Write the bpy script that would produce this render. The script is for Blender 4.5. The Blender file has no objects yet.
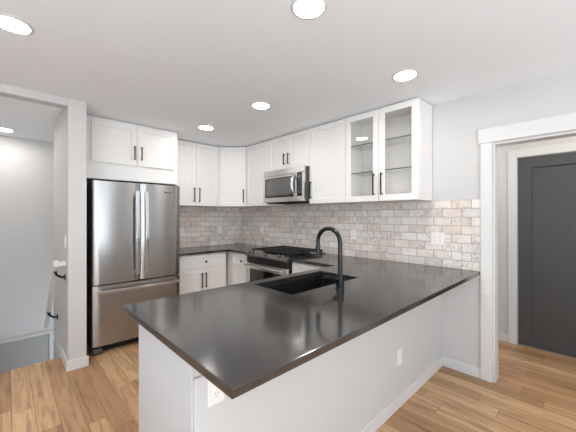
import bpy, bmesh, math
from mathutils import Vector, Matrix

PI = math.pi
S = bpy.context.scene
COL = S.collection

# ------------------------------------------------------------------ camera
cam_d = bpy.data.cameras.new('camera')
cam_d.sensor_fit = 'HORIZONTAL'
cam_d.sensor_width = 36.0
cam_d.lens = 36.0 * 295.0 / 576.0
cam_d.clip_start = 0.05
cam = bpy.data.objects.new('camera', cam_d)
COL.objects.link(cam)
cam.location = (-2.937, -4.271, 1.389)
cam.rotation_euler = (PI / 2, 0, -math.radians(43.63))
S.camera = cam

# ------------------------------------------------------------------ sky, ceiling fill, exposure
world = bpy.data.worlds.new('sky')
S.world = world
world.use_nodes = True
bg = world.node_tree.nodes['Background']
bg.inputs[0].default_value = (0.80, 0.90, 1.0, 1)
bg.inputs[1].default_value = 2.2


def area(name, loc, rot, sx, sy, power, col):
    l = bpy.data.lights.new(name, 'AREA')
    l.shape = 'RECTANGLE'
    l.size = sx
    l.size_y = sy
    l.energy = power
    l.color = col
    o = bpy.data.objects.new(name, l)
    o.location = loc
    o.rotation_euler = rot
    COL.objects.link(o)
    return o


FILL_TINT = (0.78, 0.895, 1.0)
# upward area fills added to brighten the ceiling, near the unseen living-room windows
area('ceiling_fill_front', (-3.1, -7.0, 0.75), (PI / 2 + 1.35, 0, 0), 3.4, 1.0, 125, FILL_TINT)
area('ceiling_fill_left', (-5.0, -5.3, 0.75), (PI / 2 + 1.40, 0, -PI / 2), 2.8, 1.0, 95, FILL_TINT)
S.cycles.diffuse_bounces = 10
S.cycles.max_bounces = 16
LAMP = 86.0          # emission strength of the recessed lamps
vs = S.view_settings
vs.view_transform = 'Standard'
vs.look = 'None'
vs.gamma = 1.0
vs.use_curve_mapping = False
vs.exposure = 0.29


# ------------------------------------------------------------------ materials
def lin(c):
    c /= 255.0
    return c / 12.92 if c <= 0.04045 else ((c + 0.055) / 1.055) ** 2.4


def rgb(r, g, b):
    return (lin(r), lin(g), lin(b), 1)


class NT:
    """tiny node-tree writer"""

    def __init__(self, name):
        self.m = bpy.data.materials.new(name)
        self.m.use_nodes = True
        self.t = self.m.node_tree
        self.p = self.t.nodes['Principled BSDF']

    def n(self, kind, **kw):
        nd = self.t.nodes.new(kind)
        for k, v in kw.items():
            setattr(nd, k, v)
        return nd

    def l(self, a, b):
        self.t.links.new(a, b)

    def val(self, sock, v):
        if isinstance(v, (int, float)):
            sock.default_value = v
        elif isinstance(v, tuple):
            sock.default_value = v
        else:
            self.l(v, sock)

    def math(self, op, a, b=None, c=None):
        nd = self.n('ShaderNodeMath', operation=op)
        self.val(nd.inputs[0], a)
        if b is not None:
            self.val(nd.inputs[1], b)
        if c is not None:
            self.val(nd.inputs[2], c)
        return nd.outputs[0]

    def comb(self, x, y, z):
        nd = self.n('ShaderNodeCombineXYZ')
        for i, v in enumerate((x, y, z)):
            self.val(nd.inputs[i], v)
        return nd.outputs[0]

    def coord(self):
        tc = self.n('ShaderNodeTexCoord')
        sp = self.n('ShaderNodeSeparateXYZ')
        self.l(tc.outputs['Object'], sp.inputs[0])
        return tc.outputs['Object'], sp.outputs

    def ramp(self, fac, stops, interp='LINEAR'):
        r = self.n('ShaderNodeValToRGB')
        e = r.color_ramp.elements
        r.color_ramp.interpolation = interp
        while len(e) < len(stops):
            e.new(0.5)
        for el, (p, c) in zip(e, stops):
            el.position = p
            el.color = c
        self.l(fac, r.inputs[0])
        return r.outputs[0]

    def mix(self, fac, a, b, mode='MIX'):
        nd = self.n('ShaderNodeMix', data_type='RGBA', blend_type=mode)
        self.val(nd.inputs[0], fac)
        self.val(nd.inputs[6], a)
        self.val(nd.inputs[7], b)
        return nd.outputs[2]

    def noise(self, vec, scale, detail=2.0, rough=0.5, dist=0.0):
        nd = self.n('ShaderNodeTexNoise')
        self.val(nd.inputs['Vector'], vec)
        nd.inputs['Scale'].default_value = scale
        nd.inputs['Detail'].default_value = detail
        nd.inputs['Roughness'].default_value = rough
        nd.inputs['Distortion'].default_value = dist
        return nd.outputs[0]

    def bump(self, h, strength, dist=0.002):
        nd = self.n('ShaderNodeBump')
        nd.inputs['Strength'].default_value = strength
        nd.inputs['Distance'].default_value = dist
        self.l(h, nd.inputs['Height'])
        self.l(nd.outputs[0], self.p.inputs['Normal'])


def plain(name, col, rough=0.5, metal=0.0, bump=0.0, bscale=200.0, coat=0.0):
    t = NT(name)
    t.p.inputs['Roughness'].default_value = rough
    t.p.inputs['Metallic'].default_value = metal
    t.p.inputs['Coat Weight'].default_value = coat
    v, _ = t.coord()
    nz = t.noise(v, 6.0, 3.0)
    a = tuple(c * 0.985 for c in col[:3]) + (1,)
    t.l(t.mix(nz, a, col), t.p.inputs['Base Color'])
    if bump:
        t.bump(t.noise(v, bscale, 3.0), bump)
    return t.m


def mat_floor():
    t = NT('oak_planks')
    v, s = t.coord()
    W, L = 0.1205, 1.22
    r = t.math('DIVIDE', t.math('ADD', s[0], 10.0 + 0.0215), W)
    row = t.math('FLOOR', r)
    wn = t.n('ShaderNodeTexWhiteNoise', noise_dimensions='1D')
    t.l(row, wn.inputs['W'])
    q = t.math('ADD', t.math('DIVIDE', s[1], L), t.math('MULTIPLY', wn.outputs[0], 7.0))
    col = t.math('FLOOR', q)
    w2 = t.n('ShaderNodeTexWhiteNoise', noise_dimensions='2D')
    t.l(t.comb(row, col, 0.0), w2.inputs['Vector'])
    rid = w2.outputs[0]
    fx = t.math('MULTIPLY', t.math('FRACT', r), W)
    fy = t.math('MULTIPLY', t.math('FRACT', q), L)
    ex = t.math('MINIMUM', fx, t.math('SUBTRACT', W, fx))
    ey = t.math('MINIMUM', fy, t.math('SUBTRACT', L, fy))
    e = t.math('MINIMUM', ex, ey)
    seam = t.math('LESS_THAN', e, 0.0016)
    base = t.ramp(rid, [(0.0, rgb(160, 120, 84)), (0.35, rgb(190, 150, 110)), (0.7, rgb(212, 174, 133)), (1.0, rgb(176, 136, 99))])
    # long grain
    gv = t.comb(t.math('MULTIPLY', s[0], 30.0), t.math('MULTIPLY', s[1], 2.2), t.math('MULTIPLY', rid, 40.0))
    g = t.noise(gv, 1.0, 6.0, 0.65, 0.6)
    grain = t.ramp(g, [(0.34, (0.55, 0.50, 0.46, 1)), (0.50, (0.97, 0.97, 0.97, 1)), (0.70, (1.12, 1.12, 1.12, 1))])
    c = t.mix(0.9, base, grain, 'MULTIPLY')
    # pores and knots
    kv = t.comb(t.math('MULTIPLY', s[0], 26.0), t.math('MULTIPLY', s[1], 1.3), t.math('MULTIPLY', rid, 90.0))
    k = t.noise(kv, 1.0, 3.0, 0.5, 1.2)
    kn = t.ramp(k, [(0.26, (0.50, 0.40, 0.33, 1)), (0.42, (1, 1, 1, 1))])
    c = t.mix(0.55, c, kn, 'MULTIPLY')
    c = t.mix(t.math('MULTIPLY', seam, 0.85), c, rgb(96, 66, 44))
    t.l(c, t.p.inputs['Base Color'])
    t.p.inputs['Roughness'].default_value = 0.42
    t.bump(t.math('ADD', t.math('MULTIPLY', g, 0.25), t.math('SUBTRACT', 1.0, seam)), 0.25, 0.001)
    return t.m


def mat_tile(axis, phase):
    t = NT('marble_subway_tile')
    v, s = t.coord()
    W, H = 0.1575, 0.0775
    vv = t.math('DIVIDE', t.math('SUBTRACT', s[2], 0.914), H)
    row = t.math('FLOOR', vv)
    par = t.math('FLOORED_MODULO', row, 2.0)
    u = t.math('ADD', t.math('DIVIDE', t.math('MULTIPLY', s[axis], -1.0), W), t.math('MULTIPLY_ADD', par, 0.5, phase + 50.0))
    col = t.math('FLOOR', u)
    fu = t.math('MULTIPLY', t.math('FRACT', u), W)
    fv = t.math('MULTIPLY', t.math('FRACT', vv), H)
    e = t.math('MINIMUM', t.math('MINIMUM', fu, t.math('SUBTRACT', W, fu)), t.math('MINIMUM', fv, t.math('SUBTRACT', H, fv)))
    grout = t.math('LESS_THAN', e, 0.0024)
    wn = t.n('ShaderNodeTexWhiteNoise', noise_dimensions='2D')
    t.l(t.comb(row, col, 0.0), wn.inputs['Vector'])
    rid = wn.outputs[0]
    base = t.ramp(rid, [(0.0, rgb(224, 210, 200)), (0.3, rgb(232, 222, 213)), (0.55, rgb(236, 229, 224)), (0.8, rgb(217, 210, 206)), (1.0, rgb(229, 214, 203))])
    pv = t.comb(t.math('ADD', s[axis], t.math('MULTIPLY', rid, 9.0)), s[2], t.math('MULTIPLY', rid, 31.0))
    cl = t.noise(pv, 9.0, 4.0, 0.6, 0.4)
    c = t.mix(0.75, base, t.ramp(cl, [(0.32, (0.80, 0.78, 0.76, 1)), (0.6, (1, 1, 1, 1))]), 'MULTIPLY')
    n2 = t.noise(pv, 6.5, 5.0, 0.6, 1.6)
    vein = t.math('ABSOLUTE', t.math('SUBTRACT', n2, 0.5))
    vm = t.ramp(vein, [(0.0, (0.52, 0.51, 0.50, 1)), (0.035, (1, 1, 1, 1))])
    w3 = t.n('ShaderNodeTexWhiteNoise', noise_dimensions='2D')
    t.l(t.comb(col, row, 0.0), w3.inputs['Vector'])
    c = t.mix(t.math('MULTIPLY', t.math('GREATER_THAN', w3.outputs[0], 0.45), 0.7), c, vm, 'MULTIPLY')
    c = t.mix(grout, c, rgb(160, 151, 143))
    t.l(c, t.p.inputs['Base Color'])
    t.l(t.math('MULTIPLY_ADD', grout, 0.45, 0.32), t.p.inputs['Roughness'])
    t.bump(t.math('SUBTRACT', 1.0, grout), 0.5, 0.0015)
    return t.m


def mat_quartz():
    t = NT('charcoal_quartz')
    v, s = t.coord()
    a = t.noise(v, 320.0, 2.0, 0.6)
    b = t.noise(v, 4.0, 3.0, 0.5)
    c = t.ramp(a, [(0.35, rgb(42, 40, 39)), (0.62, rgb(52, 50, 48)), (0.8, rgb(92, 89, 86))])
    c = t.mix(0.3, c, t.ramp(b, [(0.3, (0.8, 0.8, 0.8, 1)), (0.7, (1.1, 1.08, 1.06, 1))]), 'MULTIPLY')
    t.l(c, t.p.inputs['Base Color'])
    t.p.inputs['Roughness'].default_value = 0.13
    t.p.inputs['Specular IOR Level'].default_value = 1.0
    return t.m


def mat_steel(name='brushed_steel', axis=2, col=(172, 170, 168), rough=0.27):
    t = NT(name)
    v, s = t.coord()
    k = [60.0, 60.0, 60.0]
    k[axis] = 1.0
    vec = t.comb(t.math('MULTIPLY', s[0], k[0]), t.math('MULTIPLY', s[1], k[1]), t.math('MULTIPLY', s[2], k[2]))
    n = t.noise(vec, 1.0, 2.0)
    t.l(t.mix(n, rgb(*[c - 1 for c in col]), rgb(*[c + 1 for c in col])), t.p.inputs['Base Color'])
    t.p.inputs['Metallic'].default_value = 1.0
    t.l(t.math('MULTIPLY_ADD', n, 0.01, rough - 0.005), t.p.inputs['Roughness'])
    t.p.inputs['Anisotropic'].default_value = 0.7
    t.p.inputs['Anisotropic Rotation'].default_value = 0.25
    return t.m


def mat_glass():
    t = NT('clear_glass')
    out = t.t.nodes['Material Output']
    tr = t.n('ShaderNodeBsdfTransparent')
    tr.inputs[0].default_value = (0.99, 0.995, 0.99, 1)
    gl = t.n('ShaderNodeBsdfGlossy')
    gl.inputs['Roughness'].default_value = 0.02
    fr = t.n('ShaderNodeFresnel')
    fr.inputs[0].default_value = 1.5
    mx = t.n('ShaderNodeMixShader')
    ge = t.n('ShaderNodeNewGeometry')
    t.l(t.math('MULTIPLY_ADD', ge.outputs['Backfacing'], -0.83333, 1.5), fr.inputs[0])
    t.l(fr.outputs[0], mx.inputs[0])
    t.l(tr.outputs[0], mx.inputs[1])
    t.l(gl.outputs[0], mx.inputs[2])
    t.l(mx.outputs[0], out.inputs[0])
    return t.m


def mat_emit(name, col, strength):
    t = NT(name)
    t.p.inputs['Base Color'].default_value = (0.9, 0.9, 0.9, 1)
    t.p.inputs['Emission Color'].default_value = col
    t.p.inputs['Emission Strength'].default_value = strength
    return t.m


M = dict(
    wall=plain('wall_paint', rgb(202, 200, 198), 0.75, bump=0.10, bscale=160),
    ceiling=plain('ceiling_paint', rgb(238, 241, 244), 0.85, bump=0.15, bscale=120),
    trim=plain('trim_paint', rgb(216, 215, 213), 0.42),
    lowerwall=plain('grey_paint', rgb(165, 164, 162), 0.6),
    cab=plain('cabinet_lacquer', rgb(233, 230, 227), 0.38),
    panel=plain('shaded_cabinet_lacquer', rgb(203, 205, 208), 0.5),  # cabinet white darkened and cooled to paint shade onto the peninsula end
    inside=plain('cabinet_interior', rgb(230, 230, 228), 0.5),
    black=plain('matte_black_metal', rgb(17, 17, 17), 0.38, 0.3),
    faucet=plain('black_faucet_finish', rgb(20, 20, 20), 0.3, 0.2),
    iron=plain('cast_iron', rgb(30, 30, 30), 0.42),
    blackglass=plain('black_glass', rgb(16, 16, 17), 0.06, coat=0.5),
    dark=plain('dark_void', rgb(10, 10, 10), 0.8),
    sink=plain('black_composite', rgb(9, 9, 9), 0.5),
    fridgeside=plain('fridge_side_grey', rgb(70, 70, 71), 0.45),
    steel=mat_steel(),
    steelh=mat_steel('horizontal_brushed_steel', 1, (216, 214, 212), 0.25),
    darksteel=mat_steel('dark_brushed_steel', 1, (128, 126, 124), 0.3),
    knobsteel=plain('knob_steel', rgb(150, 149, 147), 0.22, 1.0),
    rangeblack=plain('range_black_enamel', rgb(8, 8, 8), 0.3),
    switchring=plain('dark_switch_ring', rgb(95, 94, 92), 0.3, 1.0),
    bright=plain('polished_steel', rgb(214, 213, 211), 0.16, 1.0),
    window=plain('microwave_window', rgb(105, 105, 105), 0.15, 0.4, coat=0.3),
    plastic=plain('white_plastic', rgb(236, 232, 228), 0.35),
    slot=plain('outlet_slot', rgb(60, 58, 56), 0.6),
    door=plain('charcoal_door_paint', rgb(73, 73, 74), 0.42),
    metal=plain('satin_nickel', rgb(180, 178, 174), 0.3, 1.0),
    carpet=plain('stair_carpet', rgb(150, 147, 142), 0.95, bump=0.4, bscale=500),
    shelfglass=plain('shelf_glass_edge', rgb(58, 66, 66), 0.15),
    floor=mat_floor(),
    quartz=mat_quartz(),
    tile_back=mat_tile(0, 0.2),
    tile_right=mat_tile(1, 3.514 / 0.1575 * -1.0 + 23.0 - 0.5),
    glass=mat_glass(),
    lamp=mat_emit('lamp_diffuser', (1.0, 0.97, 0.93, 1), LAMP),
)


# ------------------------------------------------------------------ mesh helpers
class MB:
    def __init__(self):
        self.bm = bmesh.new()

    def box(self, x0, x1, y0, y1, z0, z1):
        c = [(x, y, z) for z in (z0, z1) for y in (y0, y1) for x in (x0, x1)]
        v = [self.bm.verts.new(p) for p in c]
        for f in ((0, 2, 3, 1), (4, 5, 7, 6), (0, 1, 5, 4), (2, 6, 7, 3), (0, 4, 6, 2), (1, 3, 7, 5)):
            self.bm.faces.new([v[i] for i in f])
        return self

    def prism(self, pts, z0, z1):
        a = [self.bm.verts.new((x, y, z0)) for x, y in pts]
        b = [self.bm.verts.new((x, y, z1)) for x, y in pts]
        n = len(pts)
        self.bm.faces.new(a[::-1])
        self.bm.faces.new(b)
        for i in range(n):
            self.bm.faces.new((a[i], a[(i + 1) % n], b[(i + 1) % n], b[i]))
        return self

    def profile_x(self, pts, x0, x1):
        """extrude a (y, z) outline along x"""
        a = [self.bm.verts.new((x0, y, z)) for y, z in pts]
        b = [self.bm.verts.new((x1, y, z)) for y, z in pts]
        n = len(pts)
        self.bm.faces.new(a)
        self.bm.faces.new(b[::-1])
        for i in range(n):
            self.bm.faces.new((a[(i + 1) % n], a[i], b[i], b[(i + 1) % n]))
        return self

    def cyl(self, p, q, r, r2=None, seg=20):
        p, q = Vector(p), Vector(q)
        d = q - p
        m = Matrix.Translation((p + q) / 2) @ d.to_track_quat('Z', 'Y').to_matrix().to_4x4()
        bmesh.ops.create_cone(self.bm, cap_ends=True, segments=seg, radius1=r, radius2=r if r2 is None else r2, depth=d.length, matrix=m)
        return self

    def tube(self, pts, r, seg=14):
        pts = [Vector(p) for p in pts]
        rings = []
        up = None
        for i, p in enumerate(pts):
            d = (pts[min(i + 1, len(pts) - 1)] - pts[max(i - 1, 0)]).normalized()
            if up is None:
                up = d.orthogonal().normalized()
            up = (up - d * up.dot(d)).normalized()
            w = d.cross(up)
            rr = r[i] if isinstance(r, (list, tuple)) else r
            rings.append([self.bm.verts.new(p + (up * math.cos(a) + w * math.sin(a)) * rr) for a in [2 * PI * k / seg for k in range(seg)]])
        for a, b in zip(rings, rings[1:]):
            for k in range(seg):
                self.bm.faces.new((a[k], a[(k + 1) % seg], b[(k + 1) % seg], b[k]))
        self.bm.faces.new(rings[0][::-1])
        self.bm.faces.new(rings[-1])
        return self

    def cells(self, xs, ys, solid, z0, z1):
        """slab made of a grid of cells, with holes where solid() is False"""
        V = {}

        def v(i, j, z):
            if (i, j, z) not in V:
                V[i, j, z] = self.bm.verts.new((xs[i], ys[j], z))
            return V[i, j, z]
        nx, ny = len(xs) - 1, len(ys) - 1
        ok = lambda i, j: 0 <= i < nx and 0 <= j < ny and solid((xs[i] + xs[i + 1]) / 2, (ys[j] + ys[j + 1]) / 2)
        for i in range(nx):
            for j in range(ny):
                if not ok(i, j):
                    continue
                self.bm.faces.new((v(i, j, z1), v(i + 1, j, z1), v(i + 1, j + 1, z1), v(i, j + 1, z1)))
                self.bm.faces.new((v(i, j + 1, z0), v(i + 1, j + 1, z0), v(i + 1, j, z0), v(i, j, z0)))
                for (di, dj, a, b) in ((-1, 0, (i, j + 1), (i, j)), (1, 0, (i + 1, j), (i + 1, j + 1)), (0, -1, (i, j), (i + 1, j)), (0, 1, (i + 1, j + 1), (i, j + 1))):
                    if not ok(i + di, j + dj):
                        self.bm.faces.new((v(*a, z0), v(*b, z0), v(*b, z1), v(*a, z1)))
        return self

    def shaker(self, x0, x1, z0, z1, yb, yf, rail=0.057, rec=0.008, hole=False):
        """door facing -y: frame with a recessed panel (or an opening)"""
        b = self.bm
        R = lambda o, y: [b.verts.new((x, y, z)) for x, z in ((x0 + o, z0 + o), (x1 - o, z0 + o), (x1 - o, z1 - o), (x0 + o, z1 - o))]
        back, fo, fi = R(0, yb), R(0, yf), R(rail, yf)
        pi_ = R(rail + 0.002, yb if hole else yf + rec)
        for k in range(4):
            n = (k + 1) % 4
            b.faces.new((back[k], fo[k], fo[n], back[n])[::-1])
            b.faces.new((fo[k], fo[n], fi[n], fi[k]))
            b.faces.new((fi[k], fi[n], pi_[n], pi_[k]))
            if hole:
                b.faces.new((pi_[k], pi_[n], back[n], back[k]))
        if not hole:
            b.faces.new(pi_)
            b.faces.new(back[::-1])
        return self

    def build(self, name, mat, parent=None, bevel=0.0, smooth=False, seg=2, kind=None):
        bmesh.ops.recalc_face_normals(self.bm, faces=self.bm.faces)
        me = bpy.data.meshes.new(name)
        self.bm.to_mesh(me)
        self.bm.free()
        me.materials.append(mat)
        o = bpy.data.objects.new(name, me)
        COL.objects.link(o)
        if parent:
            o.parent = parent
        if smooth:
            for p in me.polygons:
                p.use_smooth = True
            me.set_sharp_from_angle(angle=math.radians(40))
        if bevel:
            m = o.modifiers.new('bevel', 'BEVEL')
            m.width = bevel
            m.segments = seg
            m.limit_method = 'ANGLE'
            m.angle_limit = math.radians(35)
            m.harden_normals = False
        if kind:
            o['kind'] = kind
        return o


def struct(name, mb, mat, bevel=0.0, label=None):
    o = mb.build(name, mat, None, bevel, kind='structure')
    if label:
        o['label'] = label
    return o


def thing(name, label, cat, loc=(0, 0, 0), rz=0.0, group=None):
    o = bpy.data.objects.new(name, None)
    o.empty_display_size = 0.1
    COL.objects.link(o)
    o.location = loc
    o.rotation_euler = (0, 0, rz)
    return tag(o, label, cat, group)


def tag(o, label, cat, group=None):
    o['label'] = label
    o['category'] = cat
    if group:
        o['group'] = group
    return o


def dup(root, loc, label, rz=None):
    r = root.copy()
    COL.objects.link(r)
    r.location = loc
    if rz is not None:
        r.rotation_euler = (0, 0, rz)
    r['label'] = label
    for ch in list(root.children):
        c = ch.copy()
        COL.objects.link(c)
        c.parent = r
        for g in ch.children:
            d = g.copy()
            COL.objects.link(d)
            d.parent = c
    return r


# ------------------------------------------------------------------ the setting
CZ = 2.445           # ceiling height
CT = 0.914           # worktop height
XL, YF, XH = -5.6, -7.6, 1.06

struct('floor', MB().cells([XL, -2.54, 0.0, XH + 0.12], [YF, -0.66, 0.0],
       lambda x, y: (y < -0.66) or (-2.54 < x < 0), -0.05, 0.0), M['floor'])
struct('ceiling', MB().cells([XL, -3.7, 0.0, XH + 0.12], [YF, -1.0, 0.0, 1.12],
       lambda x, y: y < -1.0 or x < 0 and y < 0 and x > -3.7 or (-3.7 < x < 0), CZ, CZ + 0.06), M['ceiling'])
struct('wall_back', MB().box(-2.54, 0.12, 0.0, 0.12, 0, CZ), M['wall'])
# right wall with the cased opening
OY0, OY1, OZ = -3.672, -4.62, 1.995
struct('wall_right', MB().box(0, 0.12, OY0, 0.0, 0, CZ).box(0, 0.12, YF, OY1, 0, CZ).box(0, 0.12, OY1, OY0, OZ, CZ), M['wall'])
# end of the wall beside the fridge, reaching back along the stairs
struct('wall_fridge', MB().box(-2.54, -2.40, -1.0, 0.0, 0, CZ), M['wall'], 0.006)
struct('wall_fridge_below', MB().box(-2.543, -2.5405, -0.63, 0.0, -1.7, 0.05).box(-2.5405, -2.40, -0.655, 0.12, -1.7, -0.0505), M['wall'])
struct('wall_header', MB().box(-3.7, -2.54, -1.0, -0.88, 2.375, CZ), M['wall'], 0.006)
struct('wall_landing', MB().box(XL, -3.7, -1.0, -0.88, 0, CZ), M['wall'])
struct('wall_stair_left', MB().box(-3.82, -3.7, -0.88, 1.12, -1.7, CZ), M['wall'])
struct('wall_stair_far', MB().box(-3.82, -1.6, 1.12, 1.24, -0.245, CZ), M['wall'])
struct('wall_stair_right', MB().box(-1.72, -1.6, 0.12, 1.12, -1.7, CZ), M['wall'])
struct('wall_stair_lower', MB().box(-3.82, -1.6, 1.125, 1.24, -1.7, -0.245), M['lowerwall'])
struct('trim_1', MB().box(-3.7, -1.72, 1.10, 1.12, -0.280, -0.240).box(-2.50, -2.43, 1.10, 1.12, -1.7, -0.2805), M['wall'], 0.003)
# stairs going down behind the floor edge
st = MB()
for k in range(7):
    st.box(-3.70, -2.545, -0.655 + k * 0.25, -0.655 + (k + 1) * 0.25, -1.7, -0.19 * (k + 1))
struct('stairs', st, M['carpet'], 0.01)
struct('trim_2', MB().box(-3.7, -2.545, -0.662, -0.632, -0.045, 0.004), M['floor'], 0.004)
# living-room walls behind the camera, with windows
struct('wall_left', MB().box(XL - 0.12, XL, YF, -6.7, 0, CZ).box(XL - 0.12, XL, -3.9, -0.88, 0, CZ)
       .box(XL - 0.12, XL, -6.7, -3.9, 0, 0.5).box(XL - 0.12, XL, -6.7, -3.9, 2.2, CZ), M['wall'])
struct('wall_front', MB().box(XL - 0.12, -4.8, YF - 0.12, YF, 0, CZ).box(-1.4, XH + 0.12, YF - 0.12, YF, 0, CZ)
       .box(-4.8, -1.4, YF - 0.12, YF, 0, 0.5).box(-4.8, -1.4, YF - 0.12, YF, 2.2, CZ), M['wall'])


def window_frame(name, axis, pos, a0, a1, z0, z1, n):
    mb = MB()
    t = 0.06

    def bx(u0, u1, w0, w1):
        if axis == 'x':
            mb.box(pos - 0.09, pos - 0.03, u0, u1, w0, w1)
        else:
            mb.box(u0, u1, pos - 0.09, pos - 0.03, w0, w1)
    bx(a0, a1, z0, z0 + t)
    bx(a0, a1, z1 - t, z1)
    for k in range(n + 1):
        c = a0 + (a1 - a0) * k / n
        c = min(max(c, a0 + t / 2), a1 - t / 2)
        bx(c - t / 2, c + t / 2, z0 + t, z1 - t)
    struct(name, mb, M['trim'])


window_frame('window_1', 'x', XL, -6.7, -3.9, 0.5, 2.2, 3)
window_frame('window_2', 'y', YF, -4.8, -1.4, 0.5, 2.2, 3)

# hall behind the opening
DY0, DY1, DZ = -3.679, -4.50, 2.01
struct('wall_hall', MB().box(XH, XH + 0.12, DY0 + 0.005, -2.6, 0, CZ).box(XH, XH + 0.12, -5.4, DY1 - 0.005, 0, CZ)
       .box(XH, XH + 0.12, DY1 - 0.005, DY0 + 0.005, DZ + 0.005, CZ), M['wall'])
struct('wall_hall_left', MB().box(0.12, XH, -2.72, -2.6, 0, CZ), M['wall'])
struct('wall_hall_right', MB().box(0.12, XH, -5.4, -5.28, 0, CZ), M['wall'])

# cased opening: side casings, head casing, jambs
cz = MB()
for y0 in (-3.583, OY1 + 0.0 - 0.012 + 0.008):
    s = -1 if y0 == -3.583 else -1
    cz.box(-0.019, -0.0005, y0 - 0.083, y0, 0.722, 2.003)
    cz.box(-0.020, -0.0005, y0 - 0.083, y0, 0.0, 0.720)
cz.box(-0.024, -0.0005, OY1 - 0.10, -3.567, 2.004, 2.126)
struct('trim_3', cz, M['trim'], 0.003, 'white flat casing around the opening to the hall')
struct('trim_4', MB().box(0.0, 0.12, OY0 + 0.0, OY0 - 0.012, 0, OZ).box(0.0, 0.12, OY1, OY1 + 0.012, 0, OZ)
       .box(0.0, 0.12, OY1 + 0.012, OY0 - 0.012, OZ - 0.012, OZ), M['trim'], 0.002)
# dark hall door with its frame and casing
dm = MB()
w = abs(DY1 - DY0)
for b in (0,):
    dm.shaker(DY1 * 0 + 0.0, w, 0.012, DZ, 0.0, -0.035, 0.11, 0.012)
door = dm.build('door_1', M['door'], None, 0.003, kind='structure')
door['label'] = 'charcoal shaker door at the end of the hall'
door.rotation_euler = (0, 0, -PI / 2)
door.location = (XH + 0.04, DY0, 0)
kb = MB()
kb.cyl((w - 0.07, -0.035, 0.95), (w - 0.07, -0.045, 0.95), 0.03)
kb.cyl((w - 0.07, -0.045, 0.95), (w - 0.07, -0.075, 0.95), 0.010)
kb.cyl((w - 0.07, -0.07, 0.95), (w - 0.07, -0.105, 0.95), 0.024, 0.027)
kb.build('door_knob', M['black'], door, 0.002, True)
dc = MB()
dc.box(XH - 0.018, XH, DY0 + 0.006, DY0 + 0.086, 0, DZ + 0.098)
dc.box(XH - 0.018, XH, DY1 - 0.086, DY1 - 0.006, 0, DZ + 0.098)
dc.box(XH - 0.018, XH, DY1 - 0.006, DY0 + 0.006, DZ + 0.008, DZ + 0.098)
struct('trim_5', dc, M['trim'], 0.004, 'white casing around the charcoal hall door')
struct('trim_6', MB().box(XH, XH + 0.05, DY1, DY0, 0.0, 0.010), M['metal'])
struct('baseboard_hall', MB().box(XH - 0.014, XH, DY0 + 0.087, -2.72, 0, 0.085), M['trim'], 0.003)
struct('baseboard_right', MB().box(-0.014, 0, -3.582, -3.285, 0, 0.085), M['trim'], 0.003)
struct('baseboard_fridge', MB().box(-2.554, -2.386, -1.014, -1.0, 0, 0.092).box(-2.554, -2.54, -1.0, -0.63, 0, 0.092), M['trim'], 0.003)

# half-height wall carrying the bar side of the peninsula
PX, KY = -2.455, -3.27
struct('wall_peninsula', MB().box(PX + 0.006, -0.0005, KY, -3.17, 0, 0.80).box(PX + 0.006, -0.0005, KY + 0.012, -3.17, 0.80, 0.882), M['wall'], 0.003,
       'textured white half wall under the bar overhang')
struct('baseboard_peninsula', MB().box(PX, -0.014, KY - 0.014, KY, 0, 0.085), M['trim'], 0.003)


# ------------------------------------------------------------------ cabinets
def pull(x, y, z0, z1, parent):
    """black bar pull standing off a door whose face is at y"""
    mb = MB()
    mb.box(x - 0.006, x + 0.006, y - 0.034, y - 0.024, z0, z1)
    for z in (z0 + 0.012, z1 - 0.012):
        mb.box(x - 0.005, x + 0.005, y - 0.026, y, z - 0.005, z + 0.005)
    return mb.build('handle', M['black'], parent, 0.0015)


def knob(x, y, z, parent):
    mb = MB()
    mb.cyl((x, y, z), (x, y - 0.016, z), 0.006, 0.006)
    mb.cyl((x, y - 0.014, z), (x, y - 0.028, z), 0.012, 0.016)
    return mb.build('knob', M['black'], parent, 0.002, True)


ZB, ZT = 1.534, 2.432
G = 0.0022


def carcass(parent, w, d, z0, z1, back=-0.012, open_front=False):
    t = 0.018
    if open_front:
        mb = MB().box(0, t, -d, back, z0, z1).box(w - t, w, -d, back, z0, z1)
        mb.box(t, w - t, -d, back, z0, z0 + t).box(t, w - t, -d, back, z1 - t, z1).box(t, w - t, back - 0.006, back, z0 + t, z1 - t)
        return mb.build('body', M['cab'], parent, 0.001)
    return MB().box(0, w, -d, back, z0, z1).build('body', M['cab'], parent, 0.001)


def wall_cabinet(label, loc, rz, w, splits, pulls, z0=ZB, z1=ZT, d=0.305, dz0=None, dz1=None, glass=False, group='white wall cabinets', back=-0.012, margin=0.0):
    """splits: door boundaries along the width; pulls: (door index, x, z0, z1)"""
    t = thing('wall_cabinet', label, 'cabinet', loc, rz, group)
    carcass(t, w, d, z0, z1, back, open_front=glass)
    a, b = (dz0 or z0), (dz1 or z1)
    for i, (x0, x1) in enumerate(zip(splits, splits[1:])):
        mb = MB().shaker(x0 + G, x1 - G, a + G, b - G, -d - 0.0005, -d - 0.0195, hole=glass)
        dr = mb.build('door', M['cab'], t, 0.0012)
        if glass:
            dr['label'] = 'glazed cabinet door'
            MB().box(x0 + 0.052, x1 - 0.052, -d - 0.008, -d - 0.004, a + 0.052, b - 0.052).build('pane', M['glass'], dr)
        for (k, px, p0, p1) in pulls:
            if k == i:
                pull(px, -d - 0.0195, p0, p1, dr)
    return t


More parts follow.
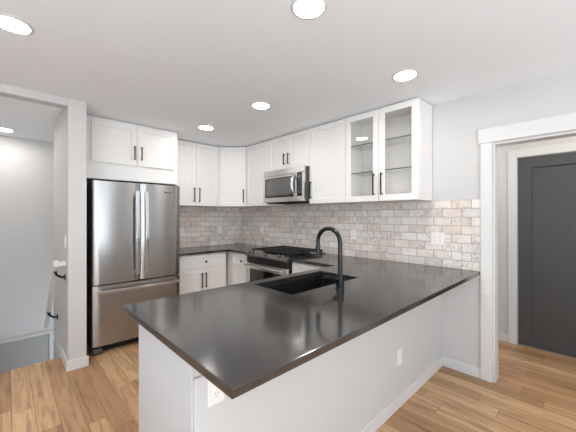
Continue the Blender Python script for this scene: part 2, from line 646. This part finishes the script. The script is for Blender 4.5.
# above the fridge
oc = thing('wall_cabinet', 'wide white two-door cabinet above the refrigerator', 'cabinet', (-2.345, 0, 0), 0, 'white wall cabinets')
w = 0.963
MB().box(0, w, -0.62, -0.012, 1.785, 2.436).box(-0.053, 0.0, -0.61, -0.55, 1.785, 2.436).box(w - 0.02, w, -0.62, -0.012, 0.0, 1.785).build('body', M['cab'], oc, 0.001)
for i, (x0, x1, px) in enumerate(((0.046, 0.487, 0.456), (0.487, 0.931, 0.531))):
    dr = MB().shaker(x0 + G, x1 - G, 1.962, 2.408, -0.6205, -0.6395).build('door', M['cab'], oc, 0.0012)
    pull(px, -0.6395, 2.025, 2.180, dr)

wall_cabinet('tall white two-door wall cabinet between refrigerator and corner cabinet', (-1.376, 0, 0), 0, 0.768,
             [0, 0.391, 0.764], [(0, 0.358, 1.590, 1.790), (1, 0.436, 1.590, 1.790)])
# diagonal corner cabinet
cc = thing('wall_cabinet', 'narrow white single-door wall cabinet set diagonally across the corner', 'cabinet', (0, 0, 0), 0, 'white wall cabinets')
MB().prism([(-0.012, -0.012), (-0.606, -0.012), (-0.606, -0.305), (-0.305, -0.606), (-0.012, -0.606)], ZB, ZT).build('body', M['cab'], cc, 0.001)
cd = MB().shaker(-0.200, 0.200, ZB + G, ZT - G, -0.0005, -0.0195).build('door', M['cab'], cc, 0.0012)
cd.location = (-0.4555, -0.4555, 0)
cd.rotation_euler = (0, 0, -PI / 4)
pull(0.168, -0.0195, 1.590, 1.790, cd)
R = -PI / 2
wall_cabinet('white single-door wall cabinet between corner cabinet and microwave', (0, -0.610, 0), R, 0.526,
             [0.006, 0.526], [(0, 0.490, 1.590, 1.790)])
wall_cabinet('short white two-door wall cabinet directly above the microwave', (0, -1.137, 0), R, 0.762,
             [0, 0.376, 0.762], [(0, 0.335, 2.052, 2.194), (1, 0.414, 2.052, 2.194)], z0=1.985)
wall_cabinet('white single-door solid wall cabinet between microwave and glass-door cabinet', (0, -1.900, 0), R, 0.516,
             [0, 0.516], [(0, 0.034, 1.595, 1.795)])
gc = wall_cabinet('white wall cabinet with two glass doors and glass shelves inside', (0, -2.417, 0), R, 0.770,
                  [0, 0.385, 0.770], [(0, 0.343, 1.592, 1.806), (1, 0.426, 1.592, 1.806)], glass=True)
for z in (1.835, 2.125):
    sh = MB().box(0.020, 0.750, -0.285, -0.022, z - 0.004, z + 0.004)
    so = sh.build('shelf', M['glass'], gc)
    MB().box(0.020, 0.750, -0.2875, -0.2855, z - 0.004, z + 0.004).build('shelf_edge', M['shelfglass'], so)


def base_cabinet(label, loc, rz, w, fronts, d=0.60, extra=None, back=-0.012):
    """fronts: (kind, x0, x1, z0, z1, pull spec)"""
    t = thing('base_cabinet', label, 'cabinet', loc, rz, 'white base cabinets')
    mb = MB().box(0, w, -d, back, 0.10, 0.883).box(0.0, w, -d + 0.07, back, 0.0, 0.10)
    if extra:
        for e in extra:
            mb.box(*e)
    mb.build('body', M['cab'], t, 0.001)
    for kind, x0, x1, z0, z1, hw in fronts:
        o = MB().shaker(x0 + G, x1 - G, z0 + G, z1 - G, -d - 0.0005, -d - 0.0195, rail=0.045 if kind == 'drawer' else 0.057).build(kind, M['cab'], t, 0.0012)
        for k in hw:
            if k[0] == 'knob':
                knob(k[1], -d - 0.0195, k[2], o)
            else:
                pull(k[1], -d - 0.0195, k[2], k[3], o)
    return t


base_cabinet('white base cabinet with one wide drawer over two doors beside the refrigerator', (-1.376, 0, 0), 0, 0.712,
             [('drawer', 0.0, 0.700, 0.695, 0.868, [('knob', 0.380, 0.775)]),
              ('door', 0.0, 0.350, 0.108, 0.690, [('pull', 0.322, 0.43, 0.63)]),
              ('door', 0.350, 0.700, 0.108, 0.690, [('pull', 0.380, 0.43, 0.63)])])
base_cabinet('narrow white base cabinet in the corner, at the far side of the range', (0, -0.664, 0), R, 0.471,
             [('drawer', 0.02, 0.468, 0.695, 0.868, [('knob', 0.272, 0.775)]),
              ('door', 0.02, 0.468, 0.108, 0.690, [('pull', 0.43, 0.43, 0.63)])],
             extra=[(-0.650, 0.0, -0.60, -0.012, 0.10, 0.883)])
base_cabinet('white base cabinet between the range and the peninsula', (0, -1.901, 0), R, 0.640,
             [('drawer', 0.003, 0.62, 0.695, 0.868, [('knob', 0.31, 0.775)]),
              ('door', 0.003, 0.62, 0.108, 0.690, [('pull', 0.04, 0.43, 0.63)])])
base_cabinet('white end cabinet of the peninsula with a smooth side panel', (-1.742, -3.168, 0), PI, 0.708,
             [('drawer', 0.0, 0.690, 0.695, 0.868, [('knob', 0.345, 0.775)]),
              ('door', 0.0, 0.345, 0.108, 0.690, [('pull', 0.315, 0.43, 0.63)]),
              ('door', 0.345, 0.690, 0.108, 0.690, [('pull', 0.375, 0.43, 0.63)])], d=0.488, back=0.0)
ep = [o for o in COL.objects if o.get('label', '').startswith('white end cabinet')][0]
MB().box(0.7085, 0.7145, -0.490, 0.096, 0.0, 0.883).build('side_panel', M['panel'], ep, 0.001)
# hollow sink cabinet
sc = thing('base_cabinet', 'white base cabinet holding the black sink, behind the half wall', 'cabinet', (-0.62, -3.168, 0), PI, 'white base cabinets')
w = 1.122
MB().box(0, 0.018, -0.565, 0, 0.10, 0.883).box(w - 0.018, w, -0.565, 0, 0.10, 0.883).box(0.018, w - 0.018, -0.565, 0, 0.10, 0.118) \
    .box(0.018, w - 0.018, -0.012, 0, 0.118, 0.883).box(0, w, -0.5, 0, 0, 0.10).build('body', M['cab'], sc, 0.001)
for k in range(2):
    o = MB().shaker(w * k / 2 + G, w * (k + 1) / 2 - G, 0.108, 0.868, -0.5655, -0.5845).build('door', M['cab'], sc, 0.0012)
    pull(w / 2 + (-0.035, 0.035)[k], -0.5845, 0.55, 0.75, o)

# ------------------------------------------------------------------ worktops
TK = 0.030
wt = MB().cells([-1.376, -0.648, -0.011], [-1.135, -0.648, -0.011], lambda x, y: y > -0.648 or x > -0.648, CT - TK, CT).build('worktop', M['quartz'], None, 0.003)
tag(wt, 'charcoal quartz worktop wrapping the corner between refrigerator and range', 'countertop', 'charcoal worktops')
SX0, SX1, SY0, SY1 = -1.690, -0.964, -2.998, -2.617
wt = MB().cells([-2.490, SX0, SX1, -0.648, -0.011], [-3.580, SY0, SY1, -2.530, -1.901],
                lambda x, y: (x > -0.648 or y < -2.53) and not (SX0 < x < SX1 and SY0 < y < SY1), CT - TK, CT).build('worktop', M['quartz'], None, 0.003)
tag(wt, 'large charcoal quartz peninsula worktop with overhang, sink cut into it', 'countertop', 'charcoal worktops')

# ------------------------------------------------------------------ tiled backsplashes
TT = 1.533
tb = MB().box(-1.376, -0.0095, -0.010, -0.0005, CT - 0.05, TT).build('backsplash', M['tile_back'])
tag(tb, 'marble subway tile backsplash on the short wall beside the refrigerator', 'backsplash', 'marble tile backsplashes')
tb = MB().box(-0.010, -0.0005, -3.582, -0.0005, CT - 0.05, TT).build('backsplash', M['tile_right'])
tag(tb, 'long marble subway tile backsplash behind the range and peninsula', 'backsplash', 'marble tile backsplashes')

# ------------------------------------------------------------------ refrigerator
fr = thing('refrigerator', 'stainless steel french-door refrigerator with bottom freezer drawer', 'refrigerator', (-1.885, -0.04, 0))
FW = 0.441
MB().box(-FW + 0.008, FW - 0.008, -0.725, 0.0, 0.035, 1.725).build('body', M['fridgeside'], fr, 0.004)


def fdoor(name, x0, x1, z0, z1, nx=14):
    """convex steel front"""
    mb = MB()
    pts = []
    for k in range(nx + 1):
        u = k / nx
        x = x0 + (x1 - x0) * u
        e = min(u, 1 - u) * (x1 - x0)
        bow = 0.012 * (1 - (2 * u - 1) ** 2) + (0.010 * (math.sqrt(max(0, 1 - (1 - min(e / 0.014, 1)) ** 2)) - 1))
        pts.append((x, -0.800 - bow))
    outline = pts + [(x1, -0.735), (x0, -0.735)]
    mb.prism(outline, z0, z1)
    return mb.build(name, M['steel'], fr, 0.0, True)


dl = fdoor('door', -FW, -0.0025, 0.700, 1.742)
drr = fdoor('door', 0.0025, FW, 0.700, 1.742)
fz = fdoor('freezer_drawer', -FW, FW, 0.085, 0.688, 24)


def vbar(x, parent, z0, z1):
    mb = MB()
    n = 14
    for k in range(n):
        za, zb = z0 + (z1 - z0) * k / n, z0 + (z1 - z0) * (k + 1) / n
        bow = lambda z: 0.050 + 0.018 * math.sin(PI * (z - z0) / (z1 - z0))
        ya, yb = -0.805 - bow(za), -0.805 - bow(zb)
        c = [(x - 0.017, ya, za), (x + 0.017, ya, za), (x + 0.017, ya + 0.016, za), (x - 0.017, ya + 0.016, za)]
        d = [(p[0], (yb if i < 2 else yb + 0.016), zb) for i, p in enumerate(c)]
        A = [mb.bm.verts.new(p) for p in c]
        B = [mb.bm.verts.new(p) for p in d]
        for i in range(4):
            mb.bm.faces.new((A[i], A[(i + 1) % 4], B[(i + 1) % 4], B[i]))
        if k == 0:
            mb.bm.faces.new(A)
        if k == n - 1:
            mb.bm.faces.new(B)
    bmesh.ops.remove_doubles(mb.bm, verts=mb.bm.verts, dist=1e-5)
    for z in (z0 + 0.03, z1 - 0.03):
        mb.box(x - 0.010, x + 0.010, -0.845, -0.803, z - 0.02, z + 0.02)
    return mb.build('handle', M['bright'], parent, 0.003)


vbar(-0.040, dl, 0.765, 1.655)
vbar(0.052, drr, 0.765, 1.655)
hb = MB()
n = 16
hx0, hx1 = -0.415, 0.415
for k in range(n):
    xa, xb = hx0 + (hx1 - hx0) * k / n, hx0 + (hx1 - hx0) * (k + 1) / n
    f = lambda x: -0.862 - 0.016 * math.sin(PI * (x - hx0) / (hx1 - hx0))
    A = [hb.bm.verts.new((xa, f(xa) + dy, z)) for dy, z in ((0, 0.615), (0.016, 0.615), (0.016, 0.646), (0, 0.646))]
    B = [hb.bm.verts.new((xb, f(xb) + dy, z)) for dy, z in ((0, 0.615), (0.016, 0.615), (0.016, 0.646), (0, 0.646))]
    for i in range(4):
        hb.bm.faces.new((A[i], A[(i + 1) % 4], B[(i + 1) % 4], B[i]))
    if k == 0:
        hb.bm.faces.new(A)
    if k == n - 1:
        hb.bm.faces.new(B)
bmesh.ops.remove_doubles(hb.bm, verts=hb.bm.verts, dist=1e-5)
for x in (hx0 + 0.03, hx1 - 0.03):
    hb.box(x - 0.02, x + 0.02, -0.853, -0.800, 0.620, 0.641)
hb.build('handle', M['bright'], fz, 0.003)
# small oval mark and word bar on the right door
bd = MB()
bd.box(0.270, 0.330, -0.8122, -0.8085, 1.656, 1.662)
bd.cyl((0.262, -0.8085, 1.662), (0.262, -0.8124, 1.662), 0.010)
bd.build('badge', M['fridgeside'], drr)
MB().box(-FW + 0.02, FW - 0.02, -0.745, -0.70, 0.012, 0.078).build('toe_grille', M['dark'], fr, 0.003)
for x in (-FW + 0.045, FW - 0.045):
    MB().box(x - 0.045, x + 0.045, -0.800, -0.746, 0.002, 0.062).build('foot', M['fridgeside'], fr, 0.012)
MB().box(-FW + 0.02, -FW + 0.10, -0.78, -0.68, 1.7425, 1.755).build('hinge_cover', M['fridgeside'], fr, 0.004)
MB().box(FW - 0.10, FW - 0.02, -0.78, -0.68, 1.7425, 1.755).build('hinge_cover', M['fridgeside'], fr, 0.004)

# ------------------------------------------------------------------ microwave
mw = thing('microwave', 'stainless over-the-range microwave hanging under the short cabinet', 'microwave', (0, -1.142, 0), R)
MWW, mz0, mz1 = 0.752, 1.555, 1.982
MB().box(0, MWW, -0.385, -0.014, mz0 + 0.012, mz1).build('body', M['fridgeside'], mw, 0.003)
MB().box(0.02, MWW - 0.02, -0.375, -0.03, mz0, mz0 + 0.011).build('vent_plate', M['dark'], mw)
MB().box(0, MWW, -0.415, -0.386, mz1 - 0.072, mz1).build('vent_panel', M['steelh'], mw, 0.004)
dr = MB().shaker(0, 0.636, mz0 + 0.012, mz1 - 0.074, -0.386, -0.415, 0.030, 0.003, True).box(0, 0.636, -0.4145, -0.387, mz0 + 0.012, mz0 + 0.072).build('door', M['steelh'], mw, 0.002)
MB().box(0.026, 0.633, -0.411, -0.390, mz0 + 0.074, mz1 - 0.078).build('window_surround', M['blackglass'], dr, 0.002)
MB().box(0.060, 0.535, -0.4125, -0.4112, mz0 + 0.100, mz1 - 0.112).build('window', M['window'], dr)
MB().box(0.638, 0.722, -0.412, -0.386, mz0 + 0.074, mz1 - 0.074).build('control_panel', M['blackglass'], mw, 0.002)
MB().box(0.638, 0.722, -0.415, -0.386, mz0 + 0.012, mz0 + 0.072).box(0.723, MWW, -0.415, -0.386, mz0 + 0.012, mz1 - 0.074).build('front_frame', M['steelh'], mw, 0.002)
MB().box(0.652, 0.708, -0.4130, -0.4122, mz1 - 0.135, mz1 - 0.098).build('display', M['window'], mw)
hp = []
for k in range(17):
    u = k / 16
    hp.append((0.602, -0.418 - 0.048 * math.sin(PI * u) ** 0.8, mz0 + 0.080 + 0.262 * u))
ho = MB().tube(hp, 0.017, 12).build('handle', M['bright'], dr, 0, True)

# ------------------------------------------------------------------ range
rg = thing('gas_range', 'stainless slide-in gas range with black cast-iron grates', 'stove', (0, -1.138, 0), R)
RW = 0.760
MB().box(0.003, RW - 0.003, -0.655, -0.014, 0.03, 0.895).build('body', M['black'], rg, 0.003)
MB().box(0.0, RW, -0.640, -0.014, 0.8955, 0.922).build('cooktop', M['blackglass'], rg, 0.004)
MB().profile_x([(-0.641, 0.872), (-0.700, 0.872), (-0.716, 0.884), (-0.714, 0.898), (-0.655, 0.930), (-0.641, 0.930)], 0.0, RW).build('control_panel', M['darksteel'], rg, 0.003)
for i, x in enumerate((0.055, 0.128, 0.380, 0.632, 0.705)):
    a = Vector((x, -0.688, 0.912))
    nrm = Vector((0, -0.47, 0.88)).normalized()
    kn = MB().cyl(a, a + nrm * 0.010, 0.024).cyl(a + nrm * 0.010, a + nrm * 0.036, 0.020, 0.017)
    kn.build('knob', M['knobsteel'], rg, 0.002, True)
MB().box(0.004, RW - 0.004, -0.690, -0.656, 0.800, 0.868).build('vent_panel', M['rangeblack'], rg, 0.003)
od = MB().shaker(0.004, RW - 0.004, 0.190, 0.796, -0.656, -0.700, 0.070, 0.004).build('oven_door', M['steelh'], rg, 0.003)
MB().box(0.078, RW - 0.078, -0.699, -0.694, 0.265, 0.722).build('window', M['blackglass'], od)
hb = MB().tube([(0.03 + 0.70 * k / 12, -0.748 - 0.010 * math.sin(PI * k / 12), 0.772) for k in range(13)], 0.014, 12)
for x in (0.06, RW - 0.06):
    hb.cyl((x, -0.700, 0.772), (x, -0.748, 0.772), 0.010)
hb.build('handle', M['bright'], od, 0, True)
MB().box(0.004, RW - 0.004, -0.698, -0.656, 0.040, 0.184).build('drawer', M['steelh'], rg, 0.003)
for x, y, r in ((0.15, -0.47, 0.045), (0.15, -0.20, 0.036), (0.38, -0.34, 0.052), (0.61, -0.47, 0.045), (0.61, -0.20, 0.036)):
    MB().cyl((x, y, 0.922), (x, y, 0.932), r * 1.2, r).cyl((x, y, 0.932), (x, y, 0.938), r * 0.85).build('burner', M['iron'], rg, 0.001)
for gx0, gx1 in ((0.018, 0.253), (0.262, 0.498), (0.507, 0.742)):
    g = MB()
    z0, z1, b = 0.950, 0.966, 0.007
    ya, yb = -0.620, -0.050
    cs = [gx0 + b, gx1 - b]
    for x in cs:
        g.box(x - b, x + b, ya, yb, z0, z1)
    for y in (ya + b, (ya * 2 + yb) / 3, (ya + 2 * yb) / 3, yb - b):
        g.box(gx0 + 2 * b, gx1 - 2 * b, y - b, y + b, z0, z1)
    mx = (gx0 + gx1) / 2
    for x in (mx - 0.045, mx + 0.045):
        g.box(x - b * 0.8, x + b * 0.8, ya + 2 * b, yb - 2 * b, z0 + 0.0005, z1 + 0.003)
    for x in cs:
        for y in (ya + 0.02, yb - 0.02, (ya + yb) / 2):
            g.box(x - b, x + b, y - b, y + b, 0.9222, z0)
    g.build('burner_grate', M['iron'], rg, 0.002)

# ------------------------------------------------------------------ sink, faucet, switch
sk = thing('sink', 'black undermount sink sunk into the peninsula worktop', 'sink', ((SX0 + SX1) / 2, (SY0 + SY1) / 2, 0))
hx, hy = (SX1 - SX0) / 2, (SY1 - SY0) / 2
sb = MB()
b = sb.bm
zt, zb = CT - TK - 0.001, 0.660


def ring(x, y, z):
    return [b.verts.new((sx * x, sy * y, z)) for sx, sy in ((-1, -1), (1, -1), (1, 1), (-1, 1))]


r0 = ring(hx + 0.012, hy + 0.012, zt)
r1 = ring(hx - 0.001, hy - 0.001, zt)
r2 = ring(hx - 0.008, hy - 0.008, zb)
r3 = ring(hx + 0.006, hy + 0.006, zb - 0.010)
r4 = ring(hx + 0.012, hy + 0.012, zt - 0.012)
for A, B in ((r0, r1), (r1, r2), (r3, r4), (r4, r0)):
    for i in range(4):
        b.faces.new((A[i], A[(i + 1) % 4], B[(i + 1) % 4], B[i]))
b.faces.new(r2)
b.faces.new(r3[::-1])
sb.build('basin', M['sink'], sk, 0.006)
MB().cyl((0, 0.04, zb + 0.0005), (0, 0.04, zb + 0.004), 0.055, 0.050, 28).cyl((0, 0.04, zb + 0.004), (0, 0.04, zb + 0.007), 0.03, 0.028).build('drain', M['black'], sk, 0.001, True)

fc = thing('faucet', 'matte black gooseneck kitchen faucet standing behind the sink', 'faucet', (-1.346, -3.100, CT))
MB().cyl((0, 0, 0), (0, 0, 0.006), 0.033, 0.032, 28).cyl((0, 0, 0.006), (0, 0, 0.088), 0.027, 0.027, 28).build('base', M['faucet'], fc, 0.0015, True)
pts = [(0, 0, 0.088 + 0.206 * k / 6) for k in range(7)]
rr = 0.096
for k in range(1, 17):
    a = PI * k / 16 * 1.04
    pts.append((0, rr - rr * math.cos(a), 0.294 + rr * math.sin(a)))
last = Vector(pts[-1])
dd = (Vector(pts[-1]) - Vector(pts[-2])).normalized()
pts.append(tuple(last + dd * 0.02))
MB().tube(pts, 0.0145, 18).build('spout', M['faucet'], fc, 0, True)
e0 = last + dd * 0.02
MB().cyl(e0, e0 + dd * 0.050, 0.0175, 0.0185, 22).build('spray_head', M['faucet'], fc, 0.0015, True)
lv = MB().cyl((-0.020, 0.0, 0.060), (-0.056, 0.006, 0.062), 0.019, 0.019, 22)
lv.tube([(-0.046, 0.006, 0.066), (-0.085, 0.018, 0.080), (-0.135, 0.032, 0.086)], [0.009, 0.008, 0.007], 12)
lv.build('lever', M['faucet'], fc, 0, True)

db = thing('air_switch', 'small round push button set in the worktop near the sink', 'button', (-1.616, -3.073, CT))
MB().cyl((0, 0, 0), (0, 0, 0.006), 0.019, 0.016, 28).build('ring', M['switchring'], db, 0.001, True)
MB().cyl((0, 0, 0.006), (0, 0, 0.011), 0.013, 0.012, 24).build('button', M['black'], db, 0.001, True)


# ------------------------------------------------------------------ outlets and switches
def outlet(label, loc, rz, gangs=1, style='outlet', name='wall_outlet', group='white wall outlets'):
    o = thing(name, label, 'light switch' if style == 'switch' else 'outlet', loc, rz, group)
    w = 0.070 + 0.046 * (gangs - 1)
    MB().box(-w / 2, w / 2, -0.006, -0.0003, -0.057, 0.057).build('cover_plate', M['plastic'], o, 0.002)
    for g in range(gangs):
        x = (g - (gangs - 1) / 2) * 0.046
        if style == 'switch':
            MB().box(x - 0.016, x + 0.016, -0.010, -0.0062, -0.033, 0.033).build('rocker', M['plastic'], o, 0.002)
        else:
            rc = MB().box(x - 0.017, x + 0.017, -0.0085, -0.0062, -0.034, 0.034).build('receptacle', M['plastic'], o, 0.002)
            sl = MB()
            for zc in (-0.018, 0.018):
                for dx in (-0.006, 0.006):
                    sl.box(x + dx - 0.001, x + dx + 0.001, -0.0090, -0.0086, zc - 0.002, zc + 0.006)
                sl.cyl((x, -0.0086, zc - 0.009), (x, -0.0090, zc - 0.009), 0.0022, seg=10)
            sl.build('slots', M['slot'], rc)
    return o


TF = -0.0105
outlet('white outlet on the backsplash right beside the refrigerator', (-1.055, TF, 1.160), 0)
outlet('white outlet on the short wall backsplash near the room corner', (-0.417, TF, 1.168), 0)
outlet('white outlet on the long backsplash near the corner, before the range', (TF, -0.604, 1.175), R)
outlet('white outlet on the long backsplash behind the faucet, under the glass-door cabinet', (TF, -2.308, 1.176), R)
outlet('wide two-gang white outlet on the backsplash below the bare wall', (TF, -3.236, 1.178), R, 2)
outlet('white outlet on the half wall just under the worktop corner', (-2.362, KY - 0.0002, 0.735), 0)
outlet('white outlet low in the middle of the half wall under the bar overhang', (-0.862, KY - 0.0002, 0.360), 0)
outlet('white light switch on the wall above the stair handrail', (-2.5402, -0.87, 1.150), -PI / 2, 1, 'switch', 'light_switch', None)

# ------------------------------------------------------------------ handrail on the stair wall
hr = thing('handrail', 'white sloping handrail on black brackets beside the stairs', 'handrail', (-2.54, -0.87, 0.95))
SL = 0.90


def on_rail(dy):
    return -SL * dy


mb = MB()
x0, x1 = -0.095, -0.057
ya, yb = -0.02, 0.86
A = [mb.bm.verts.new((x, ya, on_rail(ya) + z)) for x, z in ((x0, -0.04), (x1, -0.04), (x1, 0.02), (x0, 0.02))]
B = [mb.bm.verts.new((x, yb, on_rail(yb) + z)) for x, z in ((x0, -0.04), (x1, -0.04), (x1, 0.02), (x0, 0.02))]
for i in range(4):
    mb.bm.faces.new((A[i], A[(i + 1) % 4], B[(i + 1) % 4], B[i]))
mb.bm.faces.new(A)
mb.bm.faces.new(B[::-1])
mb.box(x1 + 0.0005, -0.0005, -0.02, 0.02, -0.02, 0.022)
mb.build('rail', M['trim'], hr, 0.003)
for dy in (0.03, 0.60):
    z = on_rail(dy) - 0.045
    bk = MB().tube([(-0.002, dy, z - 0.06), (-0.035, dy, z - 0.055), (-0.066, dy, z - 0.03), (-0.076, dy, z)], 0.011, 10)
    bk.cyl((-0.0006, dy, z - 0.06), (-0.008, dy, z - 0.06), 0.030)
    bk.box(-0.092, -0.060, dy - 0.03, dy + 0.03, z - 0.003 + 0.0, z + 0.002)
    bk.build('bracket', M['black'], hr, 0, True)


# ------------------------------------------------------------------ recessed lamps
def lamp(label, x, y, first=[None]):
    if first[0]:
        return dup(first[0], (x, y, CZ), label)
    o = thing('recessed_light', label, 'ceiling light', (x, y, CZ), 0, 'recessed ceiling lights')
    MB().cyl((0, 0, -0.0065), (0, 0, -0.0005), 0.074, 0.076, 40).build('diffuser', M['lamp'], o)
    mb = MB()
    n = 40
    pr = [(0.077, -0.0005), (0.077, -0.007), (0.088, -0.006), (0.094, -0.0005)]
    rings = [[mb.bm.verts.new((r * math.cos(2 * PI * k / n), r * math.sin(2 * PI * k / n), z)) for k in range(n)] for r, z in pr]
    for A, B in zip(rings, rings[1:] + rings[:1]):
        for k in range(n):
            mb.bm.faces.new((A[k], A[(k + 1) % n], B[(k + 1) % n], B[k]))
    mb.build('trim_ring', M['trim'], o, 0, True)
    first[0] = o
    return o


lamp('round recessed light in the ceiling nearest the stairwell opening', -2.916, -2.05)
lamp('round recessed light in the ceiling above the bar overhang, middle of peninsula', -1.833, -3.266)
lamp('round recessed light in the ceiling in front of the glass-door cabinet', -0.776, -3.276)
lamp('round recessed light in the ceiling in front of the microwave', -1.182, -2.057)
lamp('round recessed light in the ceiling closest to the corner cabinet', -1.219, -1.052)
lamp('round recessed light in the stairwell ceiling', -2.962, 0.722)
lamp('round recessed light in the hall ceiling beyond the cased opening', 0.50, -4.20)
lamp('unseen round light added in the living room ceiling behind the bar', -3.9, -5.2)  # out-of-view lamp, added to supply room light
lamp('unseen round light added over the upper stairs to brighten the stairwell', -3.35, -0.25)  # extra lamp out of view, added to lift the stairwell walls
lamp('round fill light added in the hall ceiling, hidden by the cased opening wall', 0.58, -3.10)  # second hall lamp, added out of sight to brighten the hall casing
